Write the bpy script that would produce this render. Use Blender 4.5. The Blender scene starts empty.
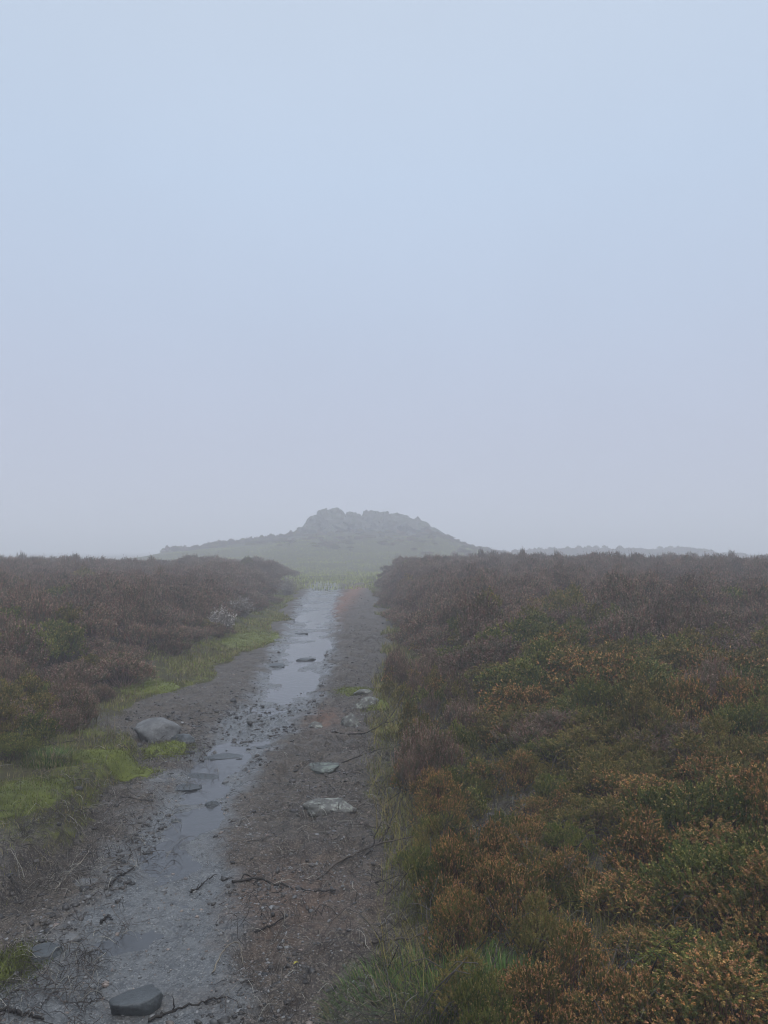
import bpy, math, numpy as np
from mathutils import Vector, Matrix, Euler
R = np.random.default_rng(7)
sc = bpy.context.scene
C = sc.collection

# ------------------------------------------------------------------ camera geometry
CAMZ = 1.6; F = 739.0; PITCH = math.atan(38/F)
def ray(px, py):
    u = (px-384)/F; v = (512-py)/F
    return np.array([u, math.cos(PITCH)-v*math.sin(PITCH), math.sin(PITCH)+v*math.cos(PITCH)])
def flat(px, py):
    d = ray(px, py); t = -CAMZ/d[2]
    return d[0]*t, d[1]*t

# ------------------------------------------------------------------ noise
def _h(ix, iy, s):
    n = (ix*374761393 + iy*668265263 + s*1442695041) & 0xFFFFFFFF
    n = ((n ^ (n >> 13))*1274126177) & 0xFFFFFFFF
    n = (n ^ (n >> 16)) & 0xFFFFFFFF
    return n/4294967295.0
def vn(x, y, s=0):
    x = np.asarray(x, float); y = np.asarray(y, float)
    ix = np.floor(x).astype(np.int64); iy = np.floor(y).astype(np.int64)
    fx = x-ix; fy = y-iy
    fx = fx*fx*(3-2*fx); fy = fy*fy*(3-2*fy)
    a = _h(ix, iy, s); b = _h(ix+1, iy, s); c = _h(ix, iy+1, s); d = _h(ix+1, iy+1, s)
    return (a*(1-fx)+b*fx)*(1-fy)+(c*(1-fx)+d*fx)*fy*1.0
def fbm(x, y, o=4, s=0):
    t = 0; a = .5; n = 0
    for i in range(o):
        t = t+a*vn(x, y, s+i*17); n += a; a *= .5
        x = x*2.03+11.3; y = y*2.03+5.7
    return t/n*2-1
def sm(t):
    t = np.clip(t, 0, 1); return t*t*(3-2*t)
def interp_px(pts):
    w = sorted([(flat(px, py)[1], flat(px, py)[0]) for py, px in pts])
    ys = np.array([a for a, b in w]); xs = np.array([b for a, b in w])
    return lambda y: np.interp(y, ys, xs)
bareL = interp_px([(1024,-70),(950,-30),(900,30),(850,75),(800,104),(770,150),(750,135),(725,118),(700,146),(682,202),(665,238),(650,259),(620,280),(600,294),(585,305),(578,314)])
bareR = interp_px([(1024,392),(950,382),(900,385),(850,390),(800,385),(760,380),(730,372),(700,374),(650,381),(620,384),(600,378),(585,370),(578,352)])
chL = interp_px([(1024,-10),(950,20),(900,95),(850,130),(800,160),(760,192),(730,218),(700,248),(670,265),(650,275),(620,292),(600,303),(588,312),(580,322)])
chR = interp_px([(1024,225),(950,222),(900,225),(850,222),(800,235),(760,262),(730,292),(700,316),(670,328),(650,333),(620,335),(600,337),(588,338),(580,334)])
hL = lambda y: np.interp(y, [0,6.2,7.0,7.6,8.4,11,15,28,34], [-5.2,-4.4,-3.9,-3.5,-3.1,-2.9,-3.0,-3.9,-4.9])   # edge of the heather, left
hR = lambda y: np.interp(y, [0,2.4,3.4,4.7,6.2,9,20,30,36], [.70,.70,.80,.88,.70,.32,.08,-.10,.2])
AL = lambda y: np.interp(y, [0,3,5,8,12,20,33,42,54,66], [.05,.08,.12,.2,.33,.50,.64,.44,.05,.0])
AR = lambda y: np.interp(y, [0,3,5,8,12,20,33,42,54,66], [.06,.10,.17,.28,.40,.55,.66,.44,-.1,-.3])

HP = [(-34,.1),(-24,.3),(-19.5,.8),(-17,1.35),(-15,1.6),(-11.5,2.0),(-8.5,2.35),(-6.8,2.8),(-5,3.1),(3.4,3.0),(4.6,2.6),(7,1.75),(9.5,1.15),(14,.5),(24,.1)]
def hill(x, y):
    p = np.interp(x, [a*1.5 for a, b in HP], [CAMZ+(b-CAMZ)*1.5 if b > .35 else -.3 for a, b in HP])
    g = np.where(y < 90, sm((y-46)/44)**1.3, 1-.9*sm((y-95)/34))
    return p*g*(1+.05*fbm(x/4, y/4, 3, 91))+.3*fbm(x/3.2, y/3.2, 3, 92)*sm((y-46)/20)
def edges(x, y):
    n1 = fbm(x/.35, y/.35, 3, 1); n7 = fbm(x/1.1+9, y/1.3, 2, 13); f = sm((y-3.5)/5)
    dl = bareL(y)-x+(.10+.08*f)*n1+.34*f*n7
    dr = x-bareR(y)+(.09+.08*f)*n1+(.10+.30*f)*fbm(x/1.0+4, y/1.2, 2, 14)
    return dl, dr
def ground(x, y):
    x = np.asarray(x, float); y = np.asarray(y, float)
    n1 = fbm(x/.35, y/.35, 3, 1); n2 = fbm(x/1.7, y/1.7, 3, 2)
    dl, dr = edges(x, y)
    cl = chL(y); cr = chR(y); t = (x-(cl+cr)/2)/np.maximum((cr-cl)/2, .05)
    inch = sm((1.15-np.abs(t))/.4)
    z = -.028*np.clip(1-t*t, 0, 1)
    z = z + .014*np.clip(n1, -1, 1)+(.026*fbm(x/.42+7, y/.8, 3, 9)+.038*fbm(x/.8+2, y/.7, 3, 10)*sm((y-9)/6))*sm((y-3)/2)
    ft = fbm(x/.17+31, y/.24, 2, 12); z = z-.035*sm((ft-.22)/.3)*sm((x-cr+.05)/.15)*sm((bareR(y)-x+.1)/.2)
    z = z+.032*sm((np.abs(t)-.75)/.4)*sm((y-4.5)/1.5)*sm((44-y)/4)
    mudamp = .016+.016*sm((x-cr)/.2)+.014*sm((cl-x)/.2)
    z = z + mudamp*fbm(x/.09, y/.09, 3, 3)*(1-.45*inch)
    crumb = np.clip(fbm(x/.06, y/.035, 2, 4)-.15, 0, 1)*.06*np.exp(-((y-7.0)/.9)**2)*sm((cr+.1-x)/.2)   # churned peat crossing the wet channel
    z = z+crumb+.014*np.exp(-((y-6.9)/.35)**2)*inch
    # banks
    near = sm((y-1)/3)
    led = .11*np.interp(y, [0,3,4.5,6.5,8,12,30], [.5,.9,1,.95,.4,.35,.3])
    zl = led*sm(dl/.16)+AL(y)*sm((bareL(y)-x-.15)/2.1)+.02*np.clip(bareL(y)-x, 0, 6)*sm((30-y)/10)
    zr = .04*sm(dr/.25)+AR(y)*sm((x-bareR(y)-.1)/1.5)+.012*np.clip(x-bareR(y), 0, 10)*sm((30-y)/10)
    out = np.clip(sm(dl/.2)+sm(dr/.2), 0, 1)
    z = z*(1-out)+out*(.035*n2+.012*fbm(x/.12, y/.12, 2, 6)) + zl + zr
    z = z + (.08*fbm(x/2.6, y/2.6, 2, 8)+.16*fbm(x/6.5, y/8, 2, 18))*sm((y-10)/10)*out
    far = sm((y-34)/14)
    z = z*(1-far)+far*(.05*n2)
    z = z + hill(x, y)
    rid = np.interp(x, [15,21,27,34,41,46,50,58], [0,.8,1.3,1.6,1.2,1.4,1.0,.0])
    z = z + rid*np.exp(-((y-116)/13)**2)
    back = sm((1.4-y)/2)
    return z*(1-back*.7)
def gz(x, y): return float(ground(np.array([x]), np.array([y]))[0])
def at(px, py):
    d = ray(px, py); t = np.concatenate([np.arange(1, 12, .01), np.arange(12, 165, .05)])
    P = np.outer(t, d); hz = ground(P[:, 0], P[:, 1])
    k = np.argmax(P[:, 2]+CAMZ < hz)
    if k == 0: return None
    return Vector((P[k, 0], P[k, 1], hz[k]))
def dist(p): return math.sqrt(p.x**2+p.y**2+(CAMZ-p.z)**2)

# ------------------------------------------------------------------ mesh helpers
def build(name, V, polys, mats, col=None, mi=None, attrs=None, smooth=False, link=True, parent=None):
    """V (n,3); polys: list of int arrays of shape (m,3) or (m,4)."""
    me = bpy.data.meshes.new(name)
    V = np.ascontiguousarray(V, np.float32)
    polys = [p for p in polys if len(p)]
    loops = np.concatenate([p.ravel() for p in polys]).astype(np.int32)
    tot = np.concatenate([np.full(len(p), p.shape[1], np.int32) for p in polys])
    st = np.concatenate([[0], np.cumsum(tot)[:-1]]).astype(np.int32)
    me.vertices.add(len(V)); me.vertices.foreach_set('co', V.ravel())
    me.loops.add(len(loops)); me.loops.foreach_set('vertex_index', loops)
    me.polygons.add(len(tot)); me.polygons.foreach_set('loop_start', st); me.polygons.foreach_set('loop_total', tot)
    if mi is not None: me.polygons.foreach_set('material_index', np.ascontiguousarray(mi, np.int32))
    me.update(calc_edges=True)
    if smooth: me.polygons.foreach_set('use_smooth', np.ones(len(tot), bool))
    if col is not None:
        a = me.attributes.new('col', 'FLOAT_COLOR', 'POINT')
        c = np.ones((len(V), 4), np.float32); c[:, :3] = col
        a.data.foreach_set('color', c.ravel())
    for k, v in (attrs or {}).items():
        a = me.attributes.new(k, 'FLOAT', 'POINT'); a.data.foreach_set('value', np.ascontiguousarray(v, np.float32))
    for m in (mats if isinstance(mats, (list, tuple)) else [mats]): me.materials.append(m)
    o = bpy.data.objects.new(name, me)
    if link: C.objects.link(o)
    if parent: o.parent = parent
    return o
def tag(o, label=None, cat=None, group=None, kind=None):
    if label: o['label'] = label
    if cat: o['category'] = cat
    if group: o['group'] = group
    if kind: o['kind'] = kind
    return o
def empty(name, loc, rz=0, s=1):
    o = bpy.data.objects.new(name, None); C.objects.link(o); o.location = loc; o.rotation_euler = (0, 0, rz); o.scale = (s, s, s)
    o.empty_display_size = .1
    return o
def nrm(a): return a/np.maximum(np.linalg.norm(a, axis=-1, keepdims=True), 1e-9)
def tubes(paths, radii, sides=4):
    """paths (n,k,3), radii (n,k) -> verts, quads"""
    n, k, _ = paths.shape
    T = np.gradient(paths, axis=1); T = nrm(T)
    ref = np.array([.3, .9, .2]); A = nrm(np.cross(T, ref)); B = np.cross(T, A)
    an = np.arange(sides)*2*np.pi/sides
    V = paths[:, :, None]+radii[:, :, None, None]*(A[:, :, None]*np.cos(an)[None, None, :, None]+B[:, :, None]*np.sin(an)[None, None, :, None])
    idx = np.arange(n*k*sides).reshape(n, k, sides)
    a = idx[:, :-1]; b = idx[:, 1:]
    q = np.stack([a, np.roll(a, -1, 2), np.roll(b, -1, 2), b], -1).reshape(-1, 4)
    return V.reshape(-1, 3), q

# ------------------------------------------------------------------ materials
def mat(name):
    m = bpy.data.materials.new(name); m.use_nodes = True; nt = m.node_tree
    b = nt.nodes['Principled BSDF']; return m, nt, b
def node(nt, t, **k):
    n = nt.nodes.new(t)
    for a, v in k.items():
        if a in n.inputs: n.inputs[a].default_value = v
        else: setattr(n, a, v)
    return n
def mixc(nt, f, a, b, mode='MIX'):
    n = nt.nodes.new('ShaderNodeMix'); n.data_type = 'RGBA'; n.blend_type = mode
    for s, v in ((n.inputs[0], f), (n.inputs[6], a), (n.inputs[7], b)):
        if isinstance(v, bpy.types.NodeSocket): nt.links.new(v, s)
        elif isinstance(v, tuple): s.default_value = (*v, 1)
        else: s.default_value = v
    return n.outputs[2]
def mth(nt, op, a, b=0, c=0, clamp=False):
    n = nt.nodes.new('ShaderNodeMath'); n.operation = op; n.use_clamp = clamp
    for s, v in zip(n.inputs, (a, b, c)):
        if isinstance(v, bpy.types.NodeSocket): nt.links.new(v, s)
        else: s.default_value = v
    return n.outputs[0]
def mrange(nt, v, a, b, c=0, d=1):
    n = nt.nodes.new('ShaderNodeMapRange'); nt.links.new(v, n.inputs[0])
    for i, q in zip((1, 2, 3, 4), (a, b, c, d)): n.inputs[i].default_value = q
    return n.outputs[0]
def noise(nt, co, scale, detail=4, rough=.55):
    n = nt.nodes.new('ShaderNodeTexNoise'); n.inputs['Scale'].default_value = scale
    n.inputs['Detail'].default_value = detail; n.inputs['Roughness'].default_value = rough
    nt.links.new(co, n.inputs['Vector']); return n.outputs[0]
def attr(nt, name):
    n = nt.nodes.new('ShaderNodeAttribute'); n.attribute_name = name; return n
def leafmat(name, var=.25, rough=.7, spec=.08):
    m, nt, b = mat(name)
    a = attr(nt, 'col'); oi = nt.nodes.new('ShaderNodeObjectInfo')
    co = nt.nodes.new('ShaderNodeTexCoord').outputs['Object']
    n = noise(nt, co, 9, 2)
    f = mth(nt, 'MULTIPLY', mrange(nt, oi.outputs['Random'], 0, 1, 1-var, 1+var), mrange(nt, n, .3, .7, .7, 1.3))
    c = nt.nodes.new('ShaderNodeVectorMath'); c.operation = 'SCALE'
    nt.links.new(a.outputs['Color'], c.inputs[0]); nt.links.new(f, c.inputs['Scale'])
    nt.links.new(c.outputs[0], b.inputs['Base Color'])
    b.inputs['Roughness'].default_value = rough; b.inputs['Specular IOR Level'].default_value = spec
    return m
M_leaf = leafmat('heather_leaf'); M_stem = leafmat('heather_stem', .15, .8, .08); M_grass = leafmat('grass_blade', 0, .6, .12)
M_floret = leafmat('heather_floret', .2, .8, .08); M_twig = leafmat('twig_bark', 0, .6, .2)

def ground_mat():
    m, nt, b = mat('moor_ground'); L = nt.links.new
    co = nt.nodes.new('ShaderNodeTexCoord').outputs['Object']
    g, w, ru, fl = (attr(nt, k).outputs['Fac'] for k in ('grassy', 'wet', 'rusty', 'heath'))
    n1 = noise(nt, co, 3.0, 6, .65); n2 = noise(nt, co, 22, 5, .65); n3 = noise(nt, co, 110, 4, .7)
    vo = node(nt, 'ShaderNodeTexVoronoi'); vo.inputs['Scale'].default_value = 95; L(co, vo.inputs['Vector'])
    vo2 = node(nt, 'ShaderNodeTexVoronoi'); vo2.inputs['Scale'].default_value = 170; L(co, vo2.inputs['Vector'])
    sep = nt.nodes.new('ShaderNodeSeparateColor'); L(vo.outputs['Color'], sep.inputs[0])
    sep2 = nt.nodes.new('ShaderNodeSeparateColor'); L(vo2.outputs['Color'], sep2.inputs[0])
    grit = mth(nt, 'MULTIPLY', mrange(nt, sep.outputs[0], .72, .95), mrange(nt, vo.outputs['Distance'], .55, .2))
    grit2 = mrange(nt, sep2.outputs[1], .6, 1.0)
    mud = mixc(nt, mrange(nt, n2, .35, .68), (.028, .0225, .018), (.105, .082, .062))
    mud = mixc(nt, mrange(nt, n1, .40, .66, 0, .55), mud, (.018, .016, .0145))
    mud = mixc(nt, mth(nt, 'MULTIPLY', grit2, .7), mud, (.21, .175, .14))
    mud = mixc(nt, mrange(nt, n3, .5, .75, 0, .8), mud, (.018, .015, .013))
    mud = mixc(nt, mth(nt, 'MULTIPLY', ru, mrange(nt, n2, .3, .6)), mud, (.20, .085, .045))
    gra = mixc(nt, mrange(nt, n2, .3, .7), (.035, .037, .038), (.115, .115, .112))
    gra = mixc(nt, mth(nt, 'MULTIPLY', grit2, .45), gra, (.21, .205, .195))
    gra = mixc(nt, mth(nt, 'MULTIPLY', grit, .5), gra, (.30, .29, .27))
    we = mth(nt, 'ADD', w, mth(nt, 'MULTIPLY', mth(nt, 'SUBTRACT', n1, .5), 2.4)); we = mrange(nt, we, .15, .9)
    we = mth(nt, 'MULTIPLY', we, mrange(nt, w, 0, .3))
    c = mixc(nt, we, mud, gra)
    grs = mixc(nt, mrange(nt, n2, .35, .7), (.075, .082, .024), (.15, .16, .034))
    grs = mixc(nt, mrange(nt, n1, .38, .54, 0, .9), grs, (.050, .041, .026))
    nh = noise(nt, co, .35, 4, .6); grs = mixc(nt, mrange(nt, nh, .48, .66, 0, .6), grs, (.085, .07, .035))
    grs = mixc(nt, mrange(nt, n3, .4, .7, 0, .5), grs, (.035, .035, .016))
    ge = mth(nt, 'ADD', g, mth(nt, 'MULTIPLY', mth(nt, 'SUBTRACT', n2, .5), 1.3)); ge = mrange(nt, ge, .35, .7)
    ge = mth(nt, 'MULTIPLY', ge, mrange(nt, g, 0, .25))
    c = mixc(nt, ge, c, grs)
    he = mixc(nt, n2, (.022, .018, .013), (.06, .05, .028))
    c = mixc(nt, fl, c, he)
    L(c, b.inputs['Base Color'])
    r = mth(nt, 'SUBTRACT', .62, mth(nt, 'MULTIPLY', we, mrange(nt, n1, .35, .65, .26, .42)))
    r = mth(nt, 'MAXIMUM', r, mth(nt, 'MULTIPLY', mth(nt, 'MAXIMUM', ge, fl), .9))
    r = mth(nt, 'ADD', r, mth(nt, 'MULTIPLY', mth(nt, 'SUBTRACT', n2, .5), .25))
    L(r, b.inputs['Roughness'])
    L(mth(nt, 'MULTIPLY', mth(nt, 'ADD', .24, mth(nt, 'MULTIPLY', we, .3)), mth(nt, 'SUBTRACT', 1.0, mth(nt, 'MULTIPLY', mth(nt, 'MAXIMUM', ge, fl), .8))), b.inputs['Specular IOR Level'])
    hgt = mth(nt, 'ADD', mth(nt, 'MULTIPLY', n3, .6), mth(nt, 'ADD', mth(nt, 'MULTIPLY', n2, 1.3), mth(nt, 'MULTIPLY', vo.outputs['Distance'], -.35)))
    bp = node(nt, 'ShaderNodeBump'); bp.inputs['Strength'].default_value = .8; bp.inputs['Distance'].default_value = .012
    L(hgt, bp.inputs['Height']); L(bp.outputs[0], b.inputs['Normal'])
    return m
def water_mat():
    m, nt, b = mat('peaty_water'); L = nt.links.new
    co = nt.nodes.new('ShaderNodeTexCoord').outputs['Object']
    n = noise(nt, co, 14, 3); n2 = noise(nt, co, 60, 2)
    L(mixc(nt, n, (.035, .035, .036), (.06, .06, .062)), b.inputs['Base Color'])
    b.inputs['Roughness'].default_value = .15
    bp = node(nt, 'ShaderNodeBump'); bp.inputs['Strength'].default_value = .4; bp.inputs['Distance'].default_value = .006
    L(mth(nt, 'ADD', n, mth(nt, 'MULTIPLY', n2, .3)), bp.inputs['Height']); L(bp.outputs[0], b.inputs['Normal'])
    return m
def rock_mat(name, c1, c2, lichen, amt, rough=.75, scale=1.0, moss=None, spec=.35):
    m, nt, b = mat(name); L = nt.links.new
    co = nt.nodes.new('ShaderNodeTexCoord').outputs['Object']
    n1 = noise(nt, co, 9*scale, 6, .65); n2 = noise(nt, co, 60*scale, 5, .7); n3 = noise(nt, co, 23*scale, 5, .7)
    c = mixc(nt, mrange(nt, n1, .35, .65), c1, c2)
    c = mixc(nt, mrange(nt, n2, .35, .7, 0, .45), c, tuple(x*.45 for x in c1))
    c = mixc(nt, mrange(nt, n3, .68-amt*.3, .74-amt*.3, 0, .8), c, lichen)
    if moss:
        ge = nt.nodes.new('ShaderNodeNewGeometry'); sp = nt.nodes.new('ShaderNodeSeparateXYZ'); L(ge.outputs['Normal'], sp.inputs[0])
        c = mixc(nt, mth(nt, 'MULTIPLY', mrange(nt, sp.outputs[2], .35, .8), mrange(nt, n1, .42, .55)), c, moss)
    L(c, b.inputs['Base Color'])
    L(mrange(nt, n3, .3, .7, rough-.12, rough+.12), b.inputs['Roughness']); b.inputs['Specular IOR Level'].default_value = spec
    bp = node(nt, 'ShaderNodeBump'); bp.inputs['Strength'].default_value = .7; bp.inputs['Distance'].default_value = .006/scale
    L(mth(nt, 'ADD', n2, mth(nt, 'MULTIPLY', n3, 1.5)), bp.inputs['Height']); L(bp.outputs[0], b.inputs['Normal'])
    return m
M_ground = ground_mat(); M_water = water_mat()
M_rockgrey = rock_mat('gritstone_grey', (.10, .098, .095), (.19, .186, .18), (.23, .23, .21), .2, .6)
M_rockwet = rock_mat('gritstone_wet', (.034, .038, .038), (.072, .078, .080), (.11, .12, .115), .25, .45, spec=.45)
M_rockpale = rock_mat('gritstone_pale', (.065, .062, .052), (.17, .162, .145), (.27, .275, .235), .5, .75)
M_rockmoss = rock_mat('gritstone_lichened', (.055, .06, .052), (.11, .115, .10), (.18, .20, .165), .55, .7)
M_tor = rock_mat('tor_rock', (.08, .076, .07), (.19, .18, .165), (.22, .22, .19), .3, .9, .12, moss=(.05, .06, .025), spec=.2)

# ------------------------------------------------------------------ terrain
def axis_lines():
    xs = list(np.arange(-3.2, 1.6, .024)); d = .03; x = 1.6
    while x < 450: xs.append(x); d *= 1.05; x += d
    d = .03; x = -3.224
    while x > -450: xs.insert(0, x); d *= 1.05; x -= d
    ys = []; y = 1.8
    while y < 450: ys.append(y); y += max(.02, y*.0062) if y < 60 else y*.03
    y = 1.74; d = .06
    while y > -450: ys.insert(0, y); d *= 1.16; y -= d
    return np.array(xs), np.array(ys)
xs, ys = axis_lines(); X, Y = np.meshgrid(xs, ys); nx, ny = len(xs), len(ys)
Z = ground(X, Y)
i = np.arange(nx*ny).reshape(ny, nx)
q = np.stack([i[:-1, :-1], i[:-1, 1:], i[1:, 1:], i[1:, :-1]], -1).reshape(-1, 4)
x = X.ravel(); y = Y.ravel()
n1 = fbm(x/.35, y/.35, 3, 1); n5 = fbm(x/.5, y/.5, 3, 31)
dl, dr = edges(x, y)
outm = np.clip(sm((dl+.05)/.14)+sm((dr+.08)/.22), 0, 1)
heath = np.clip(sm((hL(y)-x+.2)/.4)+sm((x-hR(y)-.1)/.4), 0, 1)*sm((45-y)/4)
gsoft = np.interp(y, [0,3,3.8,4.3,6,7,8,30], [.1,.15,.3,.75,.9,.8,.95,1])
grassy = outm*np.where(dl > -.05, gsoft, np.interp(y, [0,3,5,8,20,30], [.5,.45,.5,.75,.9,1]))
grassy = np.where(y > 33, np.maximum(grassy, sm((y-36)/4)*.9), grassy)*(1-heath*.7)
# bare peat spit on the left verge round the boulder
spit = np.exp(-(((x+2.0)/.75)**2+((y-6.6)/.55)**2)); grassy *= 1-.75*spit
cl = chL(y); cr = chR(y); t = (x-(cl+cr)/2)/np.maximum((cr-cl)/2, .05)
up = sm((Z.ravel()-1.7+.5*fbm(x/4, y/4, 3, 95)+.1*np.clip(x-2, 0, 9))/.9)*sm((y-58)/8)*sm((140-y)/10); heath = np.maximum(heath, up*.55)
wet = sm((1.6-np.abs(t+.35*n5))/1.0)*sm((40-y)/3)
wet = np.maximum(wet, .45*sm((x-bareL(y))/.25)*sm((cl-x+.3)/.3)*sm((6.5-y)/1.0))
rust = np.exp(-((x+1.35-.02*(y-18)+.1*n5)/.34)**2)*sm((y-11)/4)*sm((36-y)/6)*.95
rust = np.maximum(rust, .2*np.exp(-(((x+.45)/.4)**2+((y-3.5)/.5)**2)))
rust = np.maximum(rust, .5*np.exp(-(((x+.55)/.15)**2+((y-7)/.4)**2)))
g = build('ground', np.stack([x, y, Z.ravel()], -1), [q], M_ground, attrs=dict(grassy=grassy, wet=wet, rusty=rust, heath=heath), smooth=True)
tag(g, 'moorland ground with a muddy trodden path rising banks and a distant hill', kind='structure')

# water film in the worn channel
wy = np.arange(2.2, 37, .05); wt = np.linspace(-1.15, 1.15, 30)
cl = chL(wy)[:, None]; cr = chR(wy)[:, None]
WX = (cl+cr)/2+(cr-cl)/2*wt[None, :]; WY = np.repeat(wy[:, None], 30, 1)
lev = np.interp(wy, [2.2,3.2,3.9,5,6.2,6.6,7.2,7.6,14,22,28,36], [-.050,-.030,-.020,-.016,-.013,-.020,-.020,-.014,-.018,-.021,-.024,-.034])
WZ = np.repeat(lev[:, None], 30, 1)
i = np.arange(WX.size).reshape(WX.shape); q = np.stack([i[:-1, :-1], i[:-1, 1:], i[1:, 1:], i[1:, :-1]], -1).reshape(-1, 4)
w = build('water', np.stack([WX, WY, WZ], -1).reshape(-1, 3), [q], M_water, smooth=True)
tag(w, 'shallow rainwater running down the worn channel of the path', kind='structure')

# ------------------------------------------------------------------ stones
def ico(sub):
    import bmesh
    bm = bmesh.new(); bmesh.ops.create_icosphere(bm, subdivisions=sub, radius=1)
    V = np.array([v.co[:] for v in bm.verts]); Fc = np.array([[v.index for v in f.verts] for f in bm.faces]); bm.free()
    return V, Fc
ICO = {k: ico(k) for k in (1, 2, 4, 5)}
def stone_verts(sub, dims, seed, facets=10, rough=.10, flat_top=0):
    r = np.random.default_rng(seed); V, Fc = ICO[sub]; V = V.copy()
    N = nrm(r.normal(size=(facets, 3))); N[0] = (0, 0, 1) if flat_top else N[0]
    D = r.uniform(.5, .85, facets)
    if flat_top: D[0] = flat_top
    for n, d in zip(N, D):
        s = V@n; over = np.clip(s-d, 0, None); V -= np.outer(over*.95, n)
    for sc_, am in ((1.7, .12), (4.5, rough), (11, rough*.45)):
        ds = (fbm(V[:, 0]*sc_+seed, V[:, 1]*sc_+V[:, 2]*1.7*sc_, 2, seed)+fbm(V[:, 2]*sc_+3, V[:, 0]*sc_-V[:, 1]*sc_, 2, seed+5))*.5
        V = V*(1+am*ds)[:, None]
    return V*np.array(dims), Fc
def stone(px, py, wpx, hpx, name, label, material, seed, cat='stone', rz=None, depth=.75, sink=.35, ft=0, facets=9, lean=0):
    p = at(px, py+hpx*.5) if py < 990 else at(px, py+4); d = dist(p); m = d/F
    a = wpx*m/2
    vis = max(.02, hpx*m)                                      # what stands above the ground
    graz = (CAMZ-p.z)/d
    hh = max(.018, (vis-2*a*depth*graz*.8))                    # seen from above, part of the height is the top face
    Hh = hh/(1-sink)/1.0
    V, Fc = stone_verts(4, (a*1.12, a*1.12*depth, Hh*.62), seed, facets=facets, flat_top=ft)
    o = build(name, V, [Fc], material, smooth=True)
    o.location = (p.x, p.y+a*depth*.6, gz(p.x, p.y+a*depth*.6)+hh*.22-Hh*.20)
    o.rotation_euler = (0, lean, rz if rz is not None else 0)
    if py > 990: o.location.z += .022
    tag(o, label, cat)
    return o
stone(152, 727, 44, 27, 'boulder', 'large rounded grey boulder on the left verge of the path', M_rockgrey, 3, 'boulder', depth=.8, sink=.2, facets=6)
stone(181, 737, 22, 12, 'stone', 'dark low stone leaning against the large rounded grey boulder', M_rockwet, 5, facets=6)
stone(219, 757, 48, 11, 'stone_slab', 'long pointed dark wet slab at the edge of the water below the boulder', M_rockwet, 8, 'slab', rz=.25, ft=.35, depth=.5)
stone(197, 774, 36, 12, 'stone_slab', 'blunt dark wet slab just in front of the long pointed slab', M_rockwet, 9, 'slab', rz=-.2, ft=.4, depth=.6)
stone(176, 786, 40, 8, 'stone_slab', 'thin flat slab almost sunk in mud below the mossy ledge', M_rockwet, 12, 'slab', rz=.3, ft=.3, depth=.6)
stone(213, 803, 15, 8, 'stone', 'small dark stone alone in the middle of the wet channel', M_rockwet, 13)
stone(175, 820, 15, 7, 'stone', 'small dark stone in the channel nearer than the lone middle one', M_rockwet, 14)
stone(305, 657, 28, 8, 'stone', 'dark stone breaking the surface of the distant puddle', M_rockwet, 15, ft=.5)
stone(272, 664, 26, 5, 'stone', 'flat dark stone at the left brink of the distant puddle', M_rockwet, 16, ft=.5)
stone(268, 746, 24, 5, 'stone', 'thin dark stone lying where crumbled peat crosses the water', M_rockwet, 17, ft=.4)
stone(368, 701, 30, 14, 'stone', 'pale lichen covered stone largest of the group beside bright moss', M_rockpale, 21, rz=.5, depth=.6)
stone(350, 718, 20, 16, 'stone', 'pale upright stone in front of the largest pale mossy one', M_rockpale, 22)
stone(364, 690, 20, 7, 'stone', 'small pale stone behind the largest pale mossy one', M_rockpale, 23, ft=.6)
stone(315, 724, 13, 8, 'stone', 'small pinkish pale stone on red brown mud', M_rockpale, 24)
stone(322, 766, 40, 12, 'stone', 'grey green flat stone sunk level with the mud', M_rockmoss, 25, ft=.35, depth=.6)
stone(330, 801, 48, 19, 'stone', 'broad pale lichened stone embedded in the right side of the path', M_rockpale, 26, ft=.5, rz=.12, depth=.55)
stone(131, 1010, 38, 34, 'stone_slab', 'angular dark green grey slab in the gravel at the bottom of the view', M_rockwet, 31, 'slab', ft=.3, depth=.7, rz=.3, facets=12)
stone(38, 947, 36, 24, 'stone_slab', 'angular dark slab half buried in gravel beside the mossy patch', M_rockwet, 32, 'slab', ft=.35, depth=.6, rz=.5, facets=12)
stone(84, 882, 20, 9, 'stone', 'small brown grey stone under the dark peat bank', M_rockgrey, 33)
stone(70, 938, 14, 7, 'stone', 'small grey stone in gravel uphill of the half buried dark slab', M_rockgrey, 36)
stone(421, 700, 22, 16, 'stone', 'grey stone half hidden under heather right of the pale stones', M_rockgrey, 34)
stone(300, 633, 14, 3, 'stone', 'tiny dark stone in the farthest stretch of water', M_rockwet, 37, ft=.5)

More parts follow.
